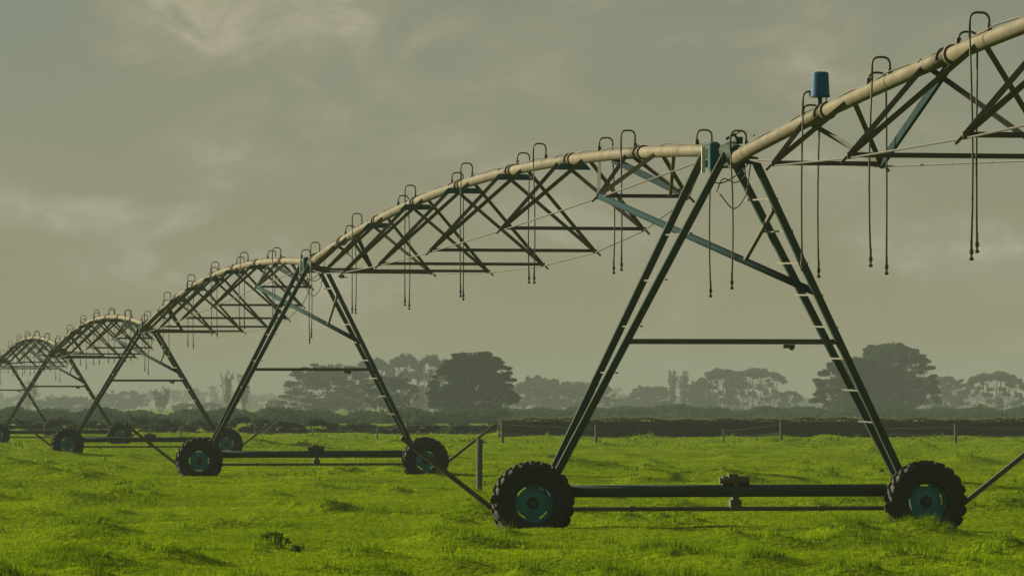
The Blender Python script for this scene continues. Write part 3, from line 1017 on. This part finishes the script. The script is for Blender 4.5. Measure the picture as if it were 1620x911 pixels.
# rank bushes along the left boundary
bl = [(-20, 60, 662), (52, 122, 658), (112, 190, 664), (182, 246, 656), (238, 300, 661), (292, 356, 664), (360, 428, 655), (428, 480, 664), (470, 540, 660), (540, 600, 668), (596, 650, 669), (640, 706, 667), (700, 760, 669), (752, 806, 666)]
blab = ['at the far left edge', 'second from the left edge', 'below the low round tree', 'left of the leafy poplar', 'below the leafy poplar', 'below the thin brown-topped tree', 'at the foot of the bare poplars', 'at the foot of the small brown tree',
        'at the foot of the big pale conifer', 'below the dark round tree', 'beside the right leg foot of the middle tower', 'above the right tyre of the middle tower', 'at the foot of the big dark cypress', 'where the clipped hedge begins']
for (a, b, y), lb in zip(bl, blab):
    tree('boundary_bush', 'dark scrubby boundary bush ' + lb, a - 8, b + 8, y, 300 - 42*min(1, (a+b)/1600) + random.uniform(-3, 5), 'bush', 1.0, 'leafB', cat='bush', group='scrubby bushes along the field edge')

def hedge(name, label, px0, px1, D, ytop):
    x0 = (px0 - 810)*D/F; x1 = (px1 - 810)*D/F
    H = EYE + (HOR - ytop)*D/F
    root = empty(name, ((x0+x1)/2, D, 0))
    tag(root, label, 'hedge')
    n = 12000
    xs = rng.uniform(x0, x1, n) - (x0+x1)/2
    ht = H * (.93 + .05*np.sin(xs*.9) * np.sin(xs*.37+1) + .03*np.sin(xs*3.1))
    f = rng.random(n)
    face = rng.random(n) < .6
    y = np.where(face, -.45 + rng.normal(0, .05, n), rng.uniform(-.45, .45, n))
    z = np.where(face, f*ht, ht + rng.normal(0, .025, n))
    C = np.stack([xs, y, z], 1)
    crown_obj('foliage', [leaf_cloud(C, np.full((n, 3), .07), 7, .042)], M['hedge'], root)
    mb = MB()
    k = int((x1-x0)/1.2)
    for q in range(k):
        xx = x0 - (x0+x1)/2 + (q+.5)/k*(x1-x0)
        mb.tube([(xx, 0, -.05), (xx + random.uniform(-.1, .1), 0, H*.8)], [.04, .02], 5)
    # dense twiggy core
    mb.build('stems', M['bark'], root)
    MB().box((0, 0.0, H*.42), ((x1-x0)*.998, .62, H*.84)).build('twig_core', M['hedge'], root)
    return root
hedge('clipped_hedge', 'long clipped dark hedge along the far right edge of the field', 788, 1720, 243, 660.5)

# rank undergrowth at the foot of the tree belt
def undergrowth():
    cs = []; rs = []
    for q in range(3200):
        px = random.uniform(-40, 1660)
        D = random.uniform(440, 470) if px < 800 else random.uniform(600, 640)
        x = (px - 810)*D/F
        h = (1.15 if px < 800 else 1.5) + .35*math.sin(px*.031) * math.sin(px*.011+2) + .22*math.sin(px*.09)
        cs.append((x, D, random.random()**.7*h)); rs.append((1.0, .6, .30))
    o = crown_obj('undergrowth', [leaf_cloud(cs, rs, 40, .15)], M['leafB'], None)
    tag(o, 'misty undergrowth below the tree belt', 'undergrowth', kind='stuff')
undergrowth()

# far low woodland closing the horizon
def far_wood():
    cs = []; rs = []
    for q in range(900):
        x = random.uniform(-330, 330)
        h = 7.0 + 3.5*math.sin(x*.05)*math.sin(x*.017+1) + random.uniform(-2, 2)
        cs.append((x, 2350 + random.uniform(-20, 20), max(.5, h*random.random()))); rs.append((3.0, 3.0, 1.6))
    o = crown_obj('far_woodland', [leaf_cloud(cs, rs, 24, 1.0)], M['leafB'], None)
    tag(o, 'faint far-off belt of woodland along the horizon', 'woodland', kind='stuff')
far_wood()

# ------------------------------------------------------------------ weeds and a bird
def weed(px, py, D, size, label):
    p = at(px, py, D)
    z = hz(p.x, p.y)
    root = empty('weed_plant', (p.x, p.y, z))
    tag(root, label, 'weed', 'rank weeds in the foreground turf')
    mb = MB()
    for k in range(5):
        a = random.uniform(0, 6.28); q = size*random.uniform(.15, .4)
        mb.tube([(0, 0, -.02), (q*.5*math.cos(a), q*.5*math.sin(a), size*.4), (q*math.cos(a), q*math.sin(a), size*random.uniform(.6, .95))], [.006, .005, .003], 5)
    mb.build('stem', M['bark'], root)
    cs = [(random.gauss(0, size*.28), random.gauss(0, size*.25), size*random.uniform(.05, .9) * .8) for _ in range(34)]
    rs = [(size*.2,)*3] * len(cs)
    crown_obj('leaf_rosette', [leaf_cloud(cs, rs, 16, size*.11)], M['weed'], root)
weed(432, 884, 54.4, .22, 'small dark leafy weed in the bottom left of the turf')
weed(468, 890, 53.6, .13, 'low dark weed just right of the leafy weed at bottom left')

p = at(541, 438, 105.0)
m = MB()
m.lathe([(0, -.09), (.012, -.085), (.026, -.05), (.032, 0), (.022, .05), (.008, .09), (.014, .14), (0, .145)], 'z', 10)
body = MB()
for (x, y, z) in m.v: body.v.append((z, y*.9, x))
body.f = m.f
bird = body.build('bird', M['bird'], None, True)
bird.location = p; bird.rotation_euler = (0, .12, .3)
tag(bird, 'small dark bird flying just right of the middle tower head', 'bird')
for s in (-1, 1):
    wv = MB()
    wv.add([(-.035, .01*s, .008), (.045, .01*s, .008), (.03, .10*s, .055), (-.03, .10*s, .05), (-.045, .20*s, .03), (-.02, .20*s, .034),
            (-.035, .01*s, .0), (.045, .01*s, .0), (.03, .10*s, .048), (-.03, .10*s, .044), (-.045, .20*s, .027), (-.02, .20*s, .03)],
           [(0,1,2,3), (3,2,5,4), (9,8,7,6), (10,11,8,9), (0,3,9,6), (3,4,10,9), (1,7,8,2), (2,8,11,5), (4,5,11,10), (0,6,7,1)])
    wv.build('wing', M['bird'], bird)

# ------------------------------------------------------------------ haze
hm = bpy.data.materials.new('haze_air')
hm.use_nodes = True
t = hm.node_tree
t.nodes.clear()
o = t.nodes.new('ShaderNodeOutputMaterial')
pv = t.nodes.new('ShaderNodeVolumePrincipled')
pv.inputs['Color'].default_value = (.305, .355, .365, 1)
pv.inputs['Density'].default_value = 0.00048
pv.inputs['Anisotropy'].default_value = 0.0
t.links.new(pv.outputs[0], o.inputs['Volume'])
hb = MB(); hb.box((0, 1560, 13.5), (7400, 3900, 30.0))
haze = hb.build('haze', hm)
tag(haze, 'thin pale mist lying over the whole plain', 'haze', kind='stuff')
